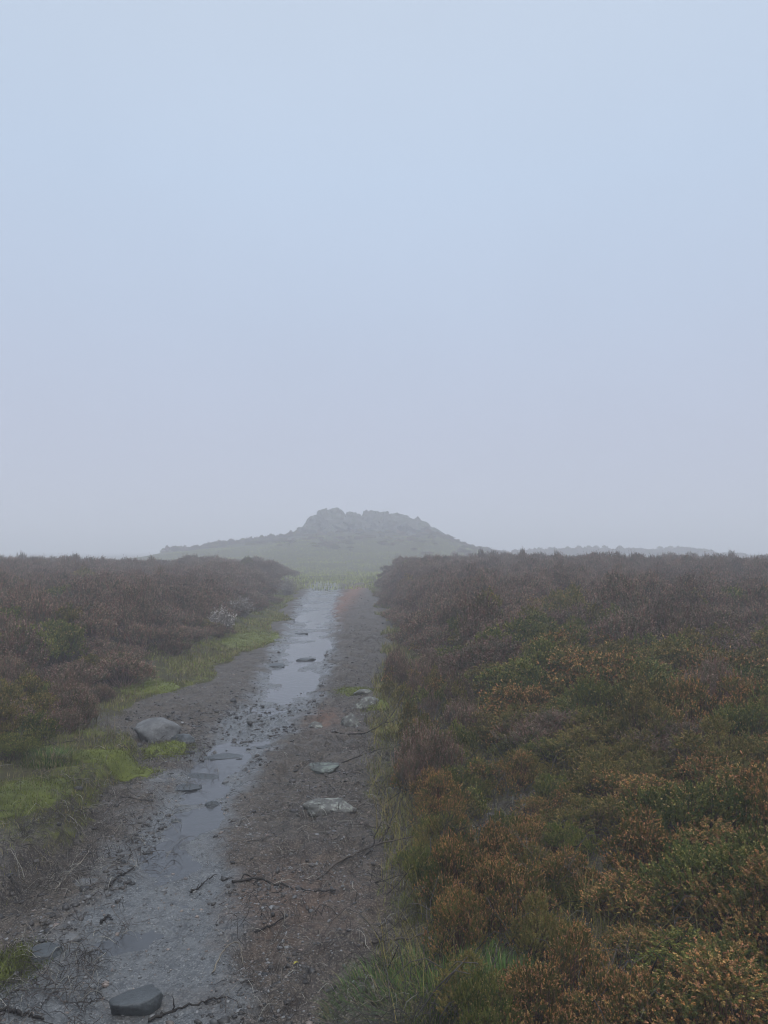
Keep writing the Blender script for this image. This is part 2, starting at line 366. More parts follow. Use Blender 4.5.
# gravel and grit: one mass nobody could count
def scatter_path(n, y0, y1, fn):
    out = []
    y = y0*(y1/y0)**R.random(n*4); x = R.uniform(-3.6, .4, n*4)
    ok = R.random(n*4) < fn(x, y); return x[ok][:n], y[ok][:n]
def gravel_density(x, y):
    cl = chL(y); cr = chR(y); inb = (x > bareL(y)+.05) & (x < bareR(y)-.05)
    return inb*np.where((x > cl) & (x < cr), .45, np.where(x < cl, .9, .75))*np.clip(fbm(x/.25, y/.25, 2, 51)*.9+.55, .05, 1)
gx, gy = scatter_path(26000, 2.2, 11, gravel_density)
def merge_small(x, y, size, base, squash, seed, colfn, name, m, sink=.3):
    V0, F0 = ICO[base]; n = len(x); r = np.random.default_rng(seed)
    P = V0[None]*(1+.3*r.normal(size=(n, len(V0), 1)).clip(-1.2, 1.2))
    S = size[:, None, None]*np.stack([r.uniform(.7, 1.3, n), r.uniform(.6, 1.1, n), r.uniform(*squash, n)], -1)[:, None]
    P = P*S; a = r.uniform(0, 6.28, n); c, s = np.cos(a)[:, None], np.sin(a)[:, None]
    PX = P[..., 0]*c-P[..., 1]*s; PY = P[..., 0]*s+P[..., 1]*c
    z = ground(x, y)
    V = np.stack([PX+x[:, None], PY+y[:, None], P[..., 2]+z[:, None]+size[:, None]*(.3-sink)], -1)
    Fc = (F0[None]+(np.arange(n)*len(V0))[:, None, None]).reshape(-1, 3)
    return build(name, V.reshape(-1, 3), [Fc], m, col=np.repeat(colfn(r, n), len(V0), 0), smooth=True)
def gcol(r, n):
    k = r.random(n)[:, None]; g = r.uniform(.03, .22, (n, 1))**1.0
    return np.where(k < .75, g*np.array([1, .97, .93]), g*np.array([1.1, .85, .7]))
M_peb = leafmat('pebble', 0, .45, .5)
o = merge_small(gx, gy, np.minimum(R.lognormal(-5.75, .55, len(gx)), .018), 1, (.4, .8), 4, gcol, 'gravel', M_peb)
tag(o, 'loose grey grit and gravel strewn over the wet path', kind='stuff')
def crumb_density(x, y):
    cl = chL(y); cr = chR(y)
    a = np.exp(-((y-6.9)/1.1)**2)*(x > bareL(y))*(x < cr+.1)
    b = .22*(x > cr-.1)*(x < bareR(y)+.1)
    c = .35*(np.abs(x-cl) < .12)+.2*(np.abs(x-cr) < .1)+.35*(np.abs(x-bareL(y)-.1) < .25)*(y < 6)
    return np.clip(a+b+c, 0, 1)*np.clip(fbm(x/.3, y/.3, 2, 61)+.5, .03, 1)
gx, gy = scatter_path(15000, 2.3, 26, crumb_density)
o = merge_small(gx, gy, R.lognormal(-4.75, .5, len(gx)), 1, (.35, .8), 6, lambda r, n: r.uniform(.012, .06, (n, 1))*np.array([1, .83, .7]), 'mud_rubble', M_peb)
tag(o, 'crumbled clods of dark peat along the edges of the path', kind='stuff')

# ------------------------------------------------------------------ twig litter & branches
def wiggle(n, k, L, r, up=0.15, curl=.5):
    a = r.uniform(0, 6.28, n); P = np.zeros((n, k, 3)); d = np.stack([np.cos(a), np.sin(a), r.uniform(0, up, n)], -1)
    for j in range(1, k):
        d = nrm(d+curl*r.normal(size=(n, 3))*np.array([1, 1, .35])); P[:, j] = P[:, j-1]+d*(L/(k-1))[:, None]
    return P
def litter(n, y0, y1, dens, Lr, rad, colfn, name, label, seed, up=.15, lift=.006, xr=(-5, 2.5)):
    r = np.random.default_rng(seed)
    m = n*6; y = y0*(y1/y0)**r.random(m); x = r.uniform(xr[0], xr[1], m); ok = r.random(m) < dens(x, y); x, y = x[ok][:n], y[ok][:n]; n = len(x)
    L = r.uniform(*Lr, n); P = wiggle(n, 6, L, r, up); P[..., 0] += x[:, None]; P[..., 1] += y[:, None]
    gzv = ground(P[..., 0], P[..., 1]); hum = np.sin(np.linspace(0, np.pi, 6))[None]*r.uniform(0, up*.35, n)[:, None]
    P[..., 2] = gzv+lift+hum
    rr = r.uniform(.5, 1.3, n)[:, None]*rad*np.array([1, .95, .85, .7, .55, .3])[None]
    V, qd = tubes(P, rr, 3)
    o = build(name, V, [qd], M_twig, col=np.repeat(colfn(r, n), 18, 0)); tag(o, label, kind='stuff'); return o
def tw_dens(x, y):
    dl = bareL(y)-x; dr = x-bareR(y); cr = chR(y)
    right = np.where((x > cr) & (dr < 0), .25+.35*sm((x-cr)/.8), 0)+np.where((dr >= 0) & (x < hR(y)+.3), .8, 0)
    left = np.where((dl > -.55) & (dl < .25) & (y < 6.4), .9, 0)+np.where((dl > .2) & (x > hL(y)), .25, 0)
    return np.clip(right+left, 0, 1)*np.clip(.55+fbm(x/.4, y/.4, 2, 71), .05, 1)
def twcol(r, n):
    k = r.random((n, 1)); return np.where(k < .6, r.uniform(.025, .07, (n, 1))*np.array([1, .8, .68]), np.where(k < .9, r.uniform(.08, .17, (n, 1))*np.array([1, .85, .7]), r.uniform(.2, .32, (n, 1))*np.array([1, .93, .78])))
litter(700, 2.3, 10, lambda x, y: np.clip((x > bareR(y)-.05)*(x < hR(y)+.7)*1.0, 0, 1), (.15, .42), .0022, lambda r, n: r.uniform(.02, .09, (n, 1))*np.array([1, .84, .72]), 'fallen_stems', 'tangle of fallen heather stems along the right margin of the path', 8, up=.5, lift=.015)
litter(13000, 2.3, 14, tw_dens, (.03, .16), .0014, twcol, 'twig_litter', 'scattered broken heather twigs and roots on mud and verge', 3)

def branch(pts, rad, col, name, label, seed, lift=None, forks=0, cat='branch'):
    P = []
    for j, (px, py) in enumerate(pts):
        p = at(px, py); l = (lift[j] if lift else .004)
        dv = ray(px, py); tt = (dist(p)-l*2)/dist(p) if l > .02 else 1
        P.append((p.x*tt, p.y*tt, gz(p.x*tt, p.y*tt)+l+rad*.6))
    P = np.array(P); r = np.random.default_rng(seed)
    s = np.linspace(0, len(P)-1, max(10, len(P)*5)); Q = np.stack([np.interp(s, np.arange(len(P)), P[:, k]) for k in range(3)], -1)
    for _ in range(3): Q[1:-1] = (Q[:-2]+2*Q[1:-1]+Q[2:])/4
    Q[1:-1] += r.normal(size=(len(Q)-2, 3))*rad*.6
    paths = [Q]; rads = [rad*np.linspace(1, .45, len(Q))*(1+.15*r.normal(size=len(Q)))]
    for f in range(forks):
        k = r.integers(2, len(Q)-3); d = nrm(Q[min(k+2, len(Q)-1)]-Q[k-1]); L = np.linalg.norm(Q[-1]-Q[0])*r.uniform(.18, .4)
        side = nrm(np.array([-d[1], d[0], r.uniform(-.1, .35)]))*r.choice([-1, 1]); dd = nrm(d+side*.8)
        B = [Q[k]]
        for _ in range(len(Q)-1):
            dd = nrm(dd+r.normal(size=3)*.22); n_ = B[-1]+dd*L/(len(Q)-1); n_[2] = max(n_[2], gz(n_[0], n_[1])+.002); B.append(n_)
        paths.append(np.array(B)); rads.append(rad*.55*np.linspace(1, .3, len(Q)))
    V, qd = tubes(np.array(paths), np.abs(np.array(rads)), 6)
    o = build(name, V, [qd], M_twig, col=np.array(col), smooth=True); tag(o, label, cat); return o
DK = (.022, .018, .015); MB_ = (.075, .06, .048); PL = (.20, .17, .13)
branch([(110,888),(116,880),(124,876),(135,869)], .0065, DK, 'branch', 'thick short dark branch lying alone in the wet gravel', 1)
branch([(190,894),(199,890),(206,882),(217,877)], .005, DK, 'branch', 'thin forked dark branch at the right brink of the wet gravel', 2, forks=1)
branch([(100,925),(106,919),(113,922)], .006, DK, 'branch', 'stubby dark broken twig in the middle of the wet gravel', 3, forks=2)
branch([(-6,1012),(14,1014),(28,1017),(44,1021)], .008, DK, 'branch', 'thick dark branch in the near corner left of the angular slab', 4, forks=1)
branch([(148,1024),(165,1015),(182,1010),(206,1004),(226,1001)], .006, DK, 'branch', 'long dark branch running right from the angular slab', 5, forks=1)
branch([(212,974),(222,958),(232,945),(239,941),(242,952),(243,966)], .0035, PL, 'twig', 'pale arched twig standing bent over the mud', 6, lift=[.0,.02,.045,.05,.03,0], cat='twig')
branch([(318,880),(340,864),(362,855),(384,848),(410,840),(432,832)], .006, MB_, 'branch', 'long grey brown branch reaching from the mud into the grass', 7, forks=3, lift=[0,.01,.02,.03,.05,.07])
branch([(366,856),(380,846),(388,832),(396,816),(403,802)], .006, DK, 'branch', 'dark branch rising to the grass across the long grey brown one', 8, forks=2, lift=[0,.01,.03,.06,.09])
branch([(372,943),(392,944),(412,940),(434,934),(450,918),(462,896)], .005, MB_, 'branch', 'curved brown branch on the grass above the bright green tuft', 9, forks=3, lift=[0,.01,.03,.04,.06,.08])
branch([(428,938),(436,949),(444,960)], .0035, PL, 'twig', 'short straight pale twig beside the curved brown branch', 10, cat='twig', lift=[.03,.02,.0])
branch([(330,767),(345,763),(362,756),(384,749)], .005, DK, 'branch', 'dark branch beside the flat grey green stone', 11, forks=2)
branch([(332,732),(350,738),(370,734),(392,722),(404,704)], .007, DK, 'branch', 'crooked dark branch under the pale mossy stones', 12, forks=3, lift=[0,.02,.03,.08,.2])
branch([(10,752),(32,748),(60,744),(78,741)], .006, DK, 'branch', 'dark branch lying on the grass of the left verge', 13, forks=1)
branch([(38,735),(52,744),(66,752)], .005, MB_, 'branch', 'brown branch crossing the verge above the dark one', 14, forks=1)
branch([(55,892),(68,878),(82,862),(92,850)], .0035, PL, 'twig', 'straight pale twig leaning on the dark peat bank', 15, cat='twig', lift=[0,.02,.03,.03])
branch([(30,846),(42,858),(50,866),(52,880)], .0035, PL, 'twig', 'forked pale twig lying on the dark peat bank', 16, forks=2, cat='twig')
branch([(232,884),(258,880),(286,888),(316,893),(336,892)], .006, DK, 'root', 'dark root crossing the mud right of the wet gravel', 17, forks=4, cat='root')
branch([(120,798),(140,801),(154,803)], .004, DK, 'twig', 'thin dark twig below the thin sunken slab', 18, cat='twig')
branch([(255,935),(270,928),(284,919),(296,917)], .0045, DK, 'twig', 'dark twig on the brown mud beside the arched pale twig', 19, forks=1, cat='twig')
# one fallen yellow leaf
p = at(296, 967)
t_ = np.linspace(0, 1, 7); hw = np.sin(t_*np.pi)**.7*.006
V = np.concatenate([np.stack([t_*.022-.011, hw, .004+.003*np.sin(t_*3)+hw*.5], -1), np.stack([t_*.022-.011, 0*t_, .002+.003*np.sin(t_*3)], -1), np.stack([t_*.022-.011, -hw, .004+.003*np.sin(t_*3)+hw*.5], -1)])
i = np.arange(6); q = np.concatenate([np.stack([i, i+1, i+8, i+7], -1), np.stack([i+7, i+8, i+15, i+14], -1)])
o = build('fallen_leaf', V, [q], M_peb, col=np.array([.45, .38, .04]), smooth=True); o.location = (p.x, p.y, p.z+.004); o.rotation_euler = (0, 0, .6)
tag(o, 'single small yellow leaf fallen on the brown mud', 'leaf')

# ------------------------------------------------------------------ grass and moss
def blades(x, y, L, wdt, lean, col, seed, k=3, z=None):
    r = np.random.default_rng(seed); n = len(x); a = r.uniform(0, 6.28, n)
    d = np.stack([np.cos(a), np.sin(a), np.zeros(n)], -1); s = np.stack([-np.sin(a), np.cos(a), np.zeros(n)], -1)
    z = ground(x, y)-.004 if z is None else z
    B = np.stack([x, y, z], -1); V = []
    for j in range(k+1):
        t = j/k; c = B+np.array([0, 0, 1])*(L*(t-.35*lean*t*t))[:, None]+d*(L*lean*t*t)[:, None]
        wv = wdt*(1-t)**.7
        if j < k: V += [c-s*wv[:, None], c+s*wv[:, None]]
        else: V += [c]
    V = np.stack(V, 1); m = V.shape[1]; o = (np.arange(n)*m)[:, None]
    qs = np.concatenate([o+np.array([[2*j, 2*j+1, 2*j+3, 2*j+2]]) for j in range(k-1)]); ts = o+np.array([[2*k-2, 2*k-1, 2*k]])
    return V.reshape(-1, 3), qs, ts, np.repeat(col, m, 0)
class Acc:
    def __init__(s): s.V = []; s.q = []; s.t = []; s.c = []; s.n = 0
    def add(s, V, q, t, c):
        s.V.append(V); s.q.append(q+s.n); s.t.append(t+s.n); s.c.append(c); s.n += len(V)
    def build(s, name, m):
        return build(name, np.concatenate(s.V), [np.concatenate(s.q), np.concatenate(s.t)], m, col=np.concatenate(s.c))
def pick(n, y0, y1, x0, x1, dens, r, p=1.0):
    m = n*8; y = y0*(y1/y0)**(r.random(m)**p); x = r.uniform(x0, x1, m); ok = r.random(m) < dens(x, y); return x[ok][:n], y[ok][:n]
r = np.random.default_rng(21); G = Acc()
def left_d(x, y):
    dl, _ = edges(x, y)
    d = (dl > .03)*(x > hL(y)-.5)*np.interp(y, [2,3.4,4.0,4.5,6,7,9,30], [.05,.12,.3,.8,1,.7,.9,1])
    sp = np.exp(-(((x+2.0)/.75)**2+((y-6.6)/.55)**2))
    return np.clip(d*(1-.9*sp)*np.clip(.55+1.1*fbm(x/.5, y/.5, 2, 81), .04, 1), 0, 1)
def right_d(x, y):
    _, dr = edges(x, y)
    return np.clip((dr > -.02)*(x < hR(y)+.5)*np.clip(.5+1.0*fbm(x/.4, y/.4, 2, 82), .04, 1), 0, 1)
def gcols(r, n, kind):
    k = r.random((n, 1))
    gr = r.uniform(.5, 1.25, (n, 1))*np.array({'moss': [.13, .15, .03], 'green': [.065, .115, .024], 'verge': [.17, .185, .035]}[kind])
    st = r.uniform(.6, 1.2, (n, 1))*np.array([.26, .20, .10])
    return np.where(k < {'moss': .9, 'green': .82, 'verge': .64}[kind], gr, st)
x, y = pick(52000, 3.0, 32, -6.5, -.6, left_d, r); s = np.clip(y/7, .6, 3)
G.add(*blades(x, y, r.uniform(.02, .065, len(x))*s**.5, .0019*s, r.uniform(.1, 1.1, len(x)), gcols(r, len(x), 'verge'), 1))
x, y = pick(38000, 2.2, 30, -.9, 1.4, right_d, r); s = np.clip(y/6, .6, 3)
G.add(*blades(x, y, r.uniform(.02, .09, len(x))*s**.4, .0019*s, r.uniform(.1, 1.1, len(x)), gcols(r, len(x), 'verge'), 2))
# long stray stems among the heather edge
x, y = pick(3500, 2.3, 12, -.3, 1.9, lambda x, y: right_d(x, y)*.9, r)
G.add(*blades(x, y, r.uniform(.10, .30, len(x)), .0012*np.clip(y/5, .8, 2), r.uniform(.2, 1.2, len(x)), r.uniform(.4, 1.3, (len(x), 1))*np.array([.24, .19, .06]), 3, 4))
x, y = pick(900, 4.2, 12, -6, -2, lambda x, y: left_d(x, y)*.9, r)
G.add(*blades(x, y, r.uniform(.08, .22, len(x)), .0014*np.clip(y/5, .8, 2), r.uniform(.2, .9, len(x)), r.uniform(.6, 1.2, (len(x), 1))*np.array([.17, .13, .08]), 4, 4))
# green field where the path gives out, up to the hill foot
x, y = pick(34000, 30, 80, -22, 12, lambda x, y: (ground(x, y) > -.5)*np.clip(.6+fbm(x/2, y/2, 2, 83), .1, 1), r)
G.add(*blades(x, y, r.uniform(.08, .25, len(x)), .014*np.ones(len(x)), r.uniform(.2, 1, len(x)), r.uniform(.6, 1.2, (len(x), 1))*np.array([.30, .32, .07]), 5, 2))
o = G.build('grass', M_grass); tag(o, 'short green and straw coloured grass on the verges of the path', kind='stuff')

# countable bright tuft in the near right corner
def tuft(px, py, n, L, rad, label, colk, seed, wd=.0013):
    p = at(px, py); r = np.random.default_rng(seed); a = r.uniform(0, 6.28, n); q_ = rad*np.sqrt(r.random(n))
    x = q_*np.cos(a)+p.x; y = q_*np.sin(a)*.8+p.y
    o_ = Acc(); V, qs, ts, c = blades(x, y, r.uniform(.5, 1.15, n)*L*(1-.3*q_/rad), wd*np.ones(n), r.uniform(.15, 1.1, n), gcols(r, n, colk), seed, 5)
    V = V-np.array([p.x, p.y, p.z]); o_.add(V, qs, ts, c); o = o_.build('grass_tuft', M_grass); o.location = p; tag(o, label, 'grass tuft'); return o
tuft(440, 1008, 3200, .10, .40, 'lush bright green grass tuft at the foot of the near right heather', 'green', 41)
tuft(505, 1000, 900, .15, .16, 'smaller dark green grass tuft between bright tuft and heather', 'green', 42)
tuft(440, 905, 900, .09, .20, 'yellowish grass tuft above the curved brown branch', 'moss', 43)
tuft(395, 735, 700, .10, .22, 'olive grass tuft below the pale mossy stones', 'verge', 44, .002)
tuft(48, 760, 900, .08, .26, 'green grass tuft on the left verge below the dark branch', 'green', 45, .002)

# moss cushions: dense short pile over a low mound
def moss(px, py, wpx, dpx, label, seed, h=.035, n=5000, tone=1.0):
    p = at(px, py); m = dist(p)/F; a = wpx*m/2; b_ = dpx*m/2/max(.12, (CAMZ-p.z)/dist(p))
    V, Fc = ICO[4]; r = np.random.default_rng(seed)
    V = V[:]*np.array([a, b_, h]); V = V*(1+.25*fbm(V[:, 0]/.08+seed, V[:, 1]/.08, 3, seed))[:, None]
    gx_ = ground(V[:, 0]+p.x, V[:, 1]+p.y)-p.z; V[:, 2] = np.where(V[:, 2] > 0, V[:, 2]*(.45+.9*vn(V[:, 0]/.05+seed, V[:, 1]/.05, seed)), V[:, 2])-.006; V[:, 2] = np.maximum(V[:, 2], -.02)+gx_
    colr = np.array([.13, .145, .028])*tone
    A = Acc(); A.add(V, np.zeros((0, 4), int), Fc, np.repeat(colr[None]*.8, len(V), 0))
    top = np.argwhere(V[:, 2]-gx_ > .0).ravel(); k = r.choice(top, n); P = V[k]+r.normal(size=(n, 3))*np.array([.03+a*.12, .03+b_*.12, 0]); P[:, 2] = np.minimum(P[:, 2], V[k][:, 2]); out_ = (P[:, 0]/a)**2+(P[:, 1]/b_)**2 > .8; P[out_, 2] = ground(P[out_, 0]+p.x, P[out_, 1]+p.y)-p.z
    bl = blades(P[:, 0], P[:, 1], r.uniform(.008, .022, n), .0016*np.ones(n)*max(1, dist(p)/5), r.uniform(.2, 1, n), r.uniform(.6, 1.5, (n, 1))*colr, seed, 2, z=P[:, 2]-.002)
    A.add(*bl); o = A.build('moss_cushion', M_grass); o.location = p; tag(o, label, 'moss'); return o
moss(166, 751, 36, 12, 'bright yellow green moss cushion on the ledge in front of the boulder', 51)
moss(112, 757, 70, 9, 'long band of yellow moss along the left ledge edge', 52, .03)
moss(30, 795, 60, 30, 'green moss patch on the verge above the dark peat bank', 53, .03, 7000, .75)
moss(8, 967, 34, 22, 'olive moss patch by the half buried dark slab', 54, .03, 5000, .6)
moss(376, 706, 22, 10, 'bright green moss wedged between the pale stones', 55, .05, 2500)
moss(150, 688, 50, 10, 'bright moss patch on the verge behind the boulder', 56, .03, 4000)
moss(250, 640, 50, 16, 'yellow green moss verge left of the distant puddle', 57, .04, 5000)
moss(355, 690, 40, 7, 'low moss rim around the pale stones', 58, .02, 2500, .8)

# ------------------------------------------------------------------ heather
PAL = {
 'green': dict(leaf=[(.120, .130, .030), (.080, .104, .027), (.18, .17, .040)], tip=[(.28, .25, .07), (.40, .27, .11)], ft=.30, stem=(.08, .055, .04)),
 'rust':  dict(leaf=[(.140, .125, .034), (.098, .100, .030), (.20, .125, .044)], tip=[(.52, .24, .085), (.50, .30, .11), (.44, .20, .10)], ft=.5, stem=(.10, .055, .04)),
 'dark':  dict(leaf=[(.150, .120, .068), (.108, .100, .056), (.20, .108, .076)], tip=[(.34, .22, .16), (.28, .18, .14)], ft=.45, stem=(.16, .10, .088)),
 'olive': dict(leaf=[(.155, .135, .035), (.110, .110, .031), (.20, .155, .048)], tip=[(.36, .22, .08), (.28, .20, .07)], ft=.38, stem=(.10, .065, .045)),
}
def heather(kind, seed, nst, nsp, nlf, ls, lw, Rr=.30, H=.42):
    r = np.random.default_rng(seed); P = PAL[kind]
    nl = 12; la = np.arange(nl)*2.4+r.uniform(-.4, .4, nl); lq = np.sqrt(np.arange(nl)/nl)*r.uniform(.85, 1.1, nl); lr = r.uniform(.22, .40, nl)*Rr
    lc0 = np.stack([np.cos(la)*lq*Rr*.8, np.sin(la)*lq*Rr*.8, H*(1-.60*lq**2)*r.uniform(.55, 1.05, nl)-lr*.6], -1)
    li = r.integers(0, nl, nsp); rad = 1-.34*r.random(nsp)**2.4
    ph = r.uniform(0, 6.28, nsp); th = np.arccos(1-r.random(nsp)*1.15)
    D = np.stack([np.cos(ph)*np.sin(th), np.sin(ph)*np.sin(th), np.cos(th)], -1)
    base = lc0[li]+D*rad[:, None]*(lr[li]*np.array([1, 1, 1.25])[:, None]).T; base[:, 2] = np.maximum(base[:, 2], .03)
    ax = nrm(D*np.array([.6, .6, .35])+np.array([0, 0, .75])+.25*r.normal(size=(nsp, 3)))
    Ls = r.uniform(.022, .062, nsp)*(H/.42)
    if kind == 'dark': Ls = Ls*2.0; ax = nrm(ax+np.array([0, 0, .7]))
    Ls = np.where(r.random(nsp) < .06, Ls*2.0, Ls)
    u = nrm(np.cross(ax, np.array([.21, .35, .9]))); v = np.cross(ax, u)
    t = r.random((nsp, nlf)); an = r.uniform(0, 6.28, (nsp, nlf)); rr = (.002+ls*.35)*(1.1-.5*t)*(.5+r.random((nsp, nlf)))
    perp = u[:, None]*np.cos(an)[..., None]+v[:, None]*np.sin(an)[..., None]
    c = base[:, None]+ax[:, None]*(t*Ls[:, None])[..., None]+perp*rr[..., None]
    fl = (r.random(nsp) < P['ft']+.15)[:, None] & (t > 1-P['ft']*.75) & (r.random((nsp, nlf)) < .8)
    ld = nrm(ax[:, None]*.7+perp*.6+.3*r.normal(size=c.shape)); sd = nrm(np.cross(ld, perp+.5*r.normal(size=c.shape)))
    sz = ls*r.uniform(.6, 1.4, (nsp, nlf)); wd = np.where(fl, sz*.5, sz*lw)
    sz = np.where(fl, sz*.75, sz)
    a = ld*sz[..., None]*.6; b = sd*wd[..., None]*.6
    Q = np.stack([c-a, c+b, c+a, c-b], -2)                       # diamond leaf
    lc = np.array(P['leaf'])[r.integers(0, len(P['leaf']), (nsp, 1))]*r.uniform(.6, 1.35, (nsp, nlf, 1))
    tc = np.array(P['tip'])[r.integers(0, len(P['tip']), (nsp, 1))]*r.uniform(.55, 1.3, (nsp, nlf, 1))
    col = np.where(fl[..., None], tc, lc)
    # stems
    k = 5; pick_ = r.choice(nsp, nst, replace=False); e = base[pick_]+ax[pick_]*Ls[pick_, None]*.7
    b0 = np.stack([r.normal(0, .045, nst), r.normal(0, .045, nst), np.full(nst, -.06)], -1); tt = np.linspace(0, 1, k)[None, :, None]
    mid = b0+(e-b0)*np.array([.75, .75, .35]); S = (1-tt)**2*b0[:, None]+2*tt*(1-tt)*mid[:, None]+tt*tt*e[:, None]
    S[:, 1:-1] += r.normal(size=(nst, k-2, 3))*.009
    sr = np.array([1, .8, .6, .42, .2])[None]*r.uniform(.6, 1.3, nst)[:, None]*.0034*max(1, ls/.009)
    SV, SQ = tubes(S, sr, 3); scol = np.repeat(np.array(P['stem'])*r.uniform(.5, 1.7, (nst, 1)), k*3, 0)
    return (Q.reshape(-1, 3), np.repeat(col.reshape(-1, 3), 4, 0), fl.ravel()), (SV, SQ, scol)
def quads(n): return np.arange(n*4).reshape(n, 4)
near_protos = {}; mid_protos = {}
for kind in PAL:
    for s in range(2):
        (LV, LC, fl), (SV, SQ, SC) = heather(kind, 100+s*7+len(near_protos)*3, 150, 1180, 66, .0064, .42)
        m4 = np.repeat(fl, 4)
        parts = []
        parts.append(('stems', SV, [SQ], SC, M_stem)); parts.append(('foliage', LV[~m4], [quads((~fl).sum())], LC[~m4], M_leaf))
        parts.append(('flower_heads', LV[m4], [quads(fl.sum())], LC[m4], M_floret))
        near_protos.setdefault(kind, []).append([build(n, V, q, m, col=c, link=False) for n, V, q, c, m in parts])
        (LV, LC, fl), (SV, SQ, SC) = heather(kind, 200+s*9+len(near_protos)*5, 70, 560, 30, .0130, .44)
        nl = len(fl); V = np.concatenate([LV, SV]); Cc = np.concatenate([LC, SC])
        mi = np.concatenate([fl.astype(int)*2, np.ones(len(SQ), int)])
        mid_protos.setdefault(kind, []).append(build('heather_bush', V, [quads(nl), SQ+len(LV)], [M_leaf, M_stem, M_floret], col=Cc, mi=mi, link=False))

# positions: jittered scatter that leaves room between plants
def scatter_heather(seed):
    r = np.random.default_rng(seed); pts = []; cell = {}
    for _ in range(90000):
        y = 1.7*(44/1.7)**(r.random()**.7); lim = .60*y+1.0; x = r.uniform(-lim, lim)
        s = float(np.interp(y, [2, 6, 12, 20, 44], [.24, .30, .36, .46, .6]))
        if x < 0:
            ed = float(hL(y))-.16-x+.5*float(fbm(x/.6, y/.8, 2, 80))
            if ed < 0 or y < 5.0: continue
        else: ed = x-float(hR(y))-.16+.3*float(fbm(x/.5, y/.7, 2, 79))
        if ed < 0: continue
        if y > 41 : continue
        k = (int(x//.6), int(y//.6)); bad = False
        for i in (-1, 0, 1):
            for j in (-1, 0, 1):
                for (a, b, t) in cell.get((k[0]+i, k[1]+j), ()):
                    if (a-x)**2+(b-y)**2 < ((.47 if y < 7 else .5)*(s+t))**2: bad = True; break
                if bad: break
            if bad: break
        if bad: continue
        cell.setdefault(k, []).append((x, y, s)); pts.append((x, y, s, ed))
    return pts
PTS = scatter_heather(5)
def kind_at(x, y, r):
    n = float(fbm(x/.8+3, y/.8, 2, 77)); v = r.random()*.7+n*.8
    if x < 0:
        w = dict(dark=.80, olive=.04+(y < 10)*.2, green=.06+(y < 10)*.4, rust=.02)
    elif y < 4.2: w = dict(green=.33, rust=.38, olive=.26, dark=.03)
    elif y < 7.5: w = dict(rust=.36, green=.26, olive=.28, dark=.14)
    elif y < 12: w = dict(rust=.20, green=.13, olive=.17, dark=.60)
    else: w = dict(rust=.05, green=.015, olive=.04, dark=.88)
    if x > 0 and y > 4 and x < .12*y+.2: w['dark'] += .35; w['rust'] += .1
    ks = list(w); ws = np.array([w[k] for k in ks]); ws = ws/ws.sum(); c = np.cumsum(ws)
    u = (n*.9+.5)*.3+r.random()*.7; u = min(max(u, 0), .999)
    return ks[int(np.searchsorted(c, u))]
r = np.random.default_rng(15)
for _ in range(110):
    y = 2.3*(9/2.3)**r.random(); x = float(bareR(y))+r.uniform(.12, float(hR(y)-bareR(y))+.15); PTS.append((x, y, .13, .1))
for _ in range(60):
    y = r.uniform(5.2, 8.0); x = r.uniform(-4.3, -2.5)
    if x < float(bareL(y))-.35: PTS.append((x, y, .17, .05))
r = np.random.default_rng(9); plants = []
for (x, y, s, ed) in PTS:
    k = kind_at(x, y, r); sc_ = s/.30*r.uniform(.78, 1.2)*(1.08 if y < 7 else 1)
    hsc = (r.uniform(.6, 1.32) if y < 14 else r.choice([r.uniform(.75, 1.1), r.uniform(.9, 1.3)]))*(1+.32*float(fbm(x/1.1, y/1.1, 2, 78)))*float(np.interp(y, [2, 8, 20], [.86, .95, 1.0]))*(1.12 if k == 'dark' else 1)*(.5+.5*min(ed/.6, 1))
    if y > 13 and r.random() < .12: sc_ *= .55; hsc *= r.uniform(1.0, 1.25)
    plants.append(dict(x=x, y=y, k=k, s=sc_, h=hsc, ed=ed, rz=r.uniform(0, 6.28), size=sc_/math.hypot(x, y)))
# in view, biggest first
def inview(p, m=1.0): return abs(p['x']) < p['y']*.53+.25*m and p['y'] > 1.9
vis = sorted([p for p in plants if inview(p)], key=lambda p: -p['size'])
solo = vis[:285]; rest = [p for p in plants if not any(p is q for q in solo)]
LOOK = {'rust': 'rust tipped', 'green': 'fresh green', 'olive': 'straw tipped', 'dark': 'dark brown'}
def project(x, y, z):
    yy = y*math.cos(PITCH)+(z-CAMZ)*math.sin(PITCH); zz = -y*math.sin(PITCH)+(z-CAMZ)*math.cos(PITCH)
    return 384+F*x/yy, 512-F*zz/yy
groups = {}
for p in solo:
    z = gz(p['x'], p['y']); p['z'] = z; px, py = project(p['x'], p['y'], z+.3*p['h'])
    if p['x'] < 0:
        zone = 'on the left bank above the verge' if py > 650 else ('halfway up the left bank' if py > 600 else 'near the left skyline')
    elif py > 930: zone = 'on the right bank along the bottom edge'
    elif py > 840: zone = 'on the right bank across from wet gravel'
    elif py > 760: zone = 'on right bank level with broad stone'
    elif py > 700: zone = 'on right bank level with the boulder'
    elif py > 650: zone = 'on right bank level with far puddle'
    else: zone = 'near the right skyline'
    side = '' if p['x'] < 0 else (' beside the path' if px < 520 else (' mid bank' if px < 645 else ' farthest out'))
    p['zone'] = zone; p['side'] = side; p['px'], p['py'] = px, py
    groups.setdefault((p['k'], zone, side), []).append(p)
def order_labels(L, base):
    """within one look and zone: single out first by size, else share"""
    if len(L) == 1: L[0]['label'] = base; return
    L.sort(key=lambda p: -p['h']/1.0)
    tall, low = L[0], L[-1]
    tall['label'] = 'tallest '+base
    if len(L) == 2: low['label'] = 'lower '+base; return
    low['label'] = 'lowest '+base
    for q_ in L[1:-1]: q_['label'] = 'middling '+base
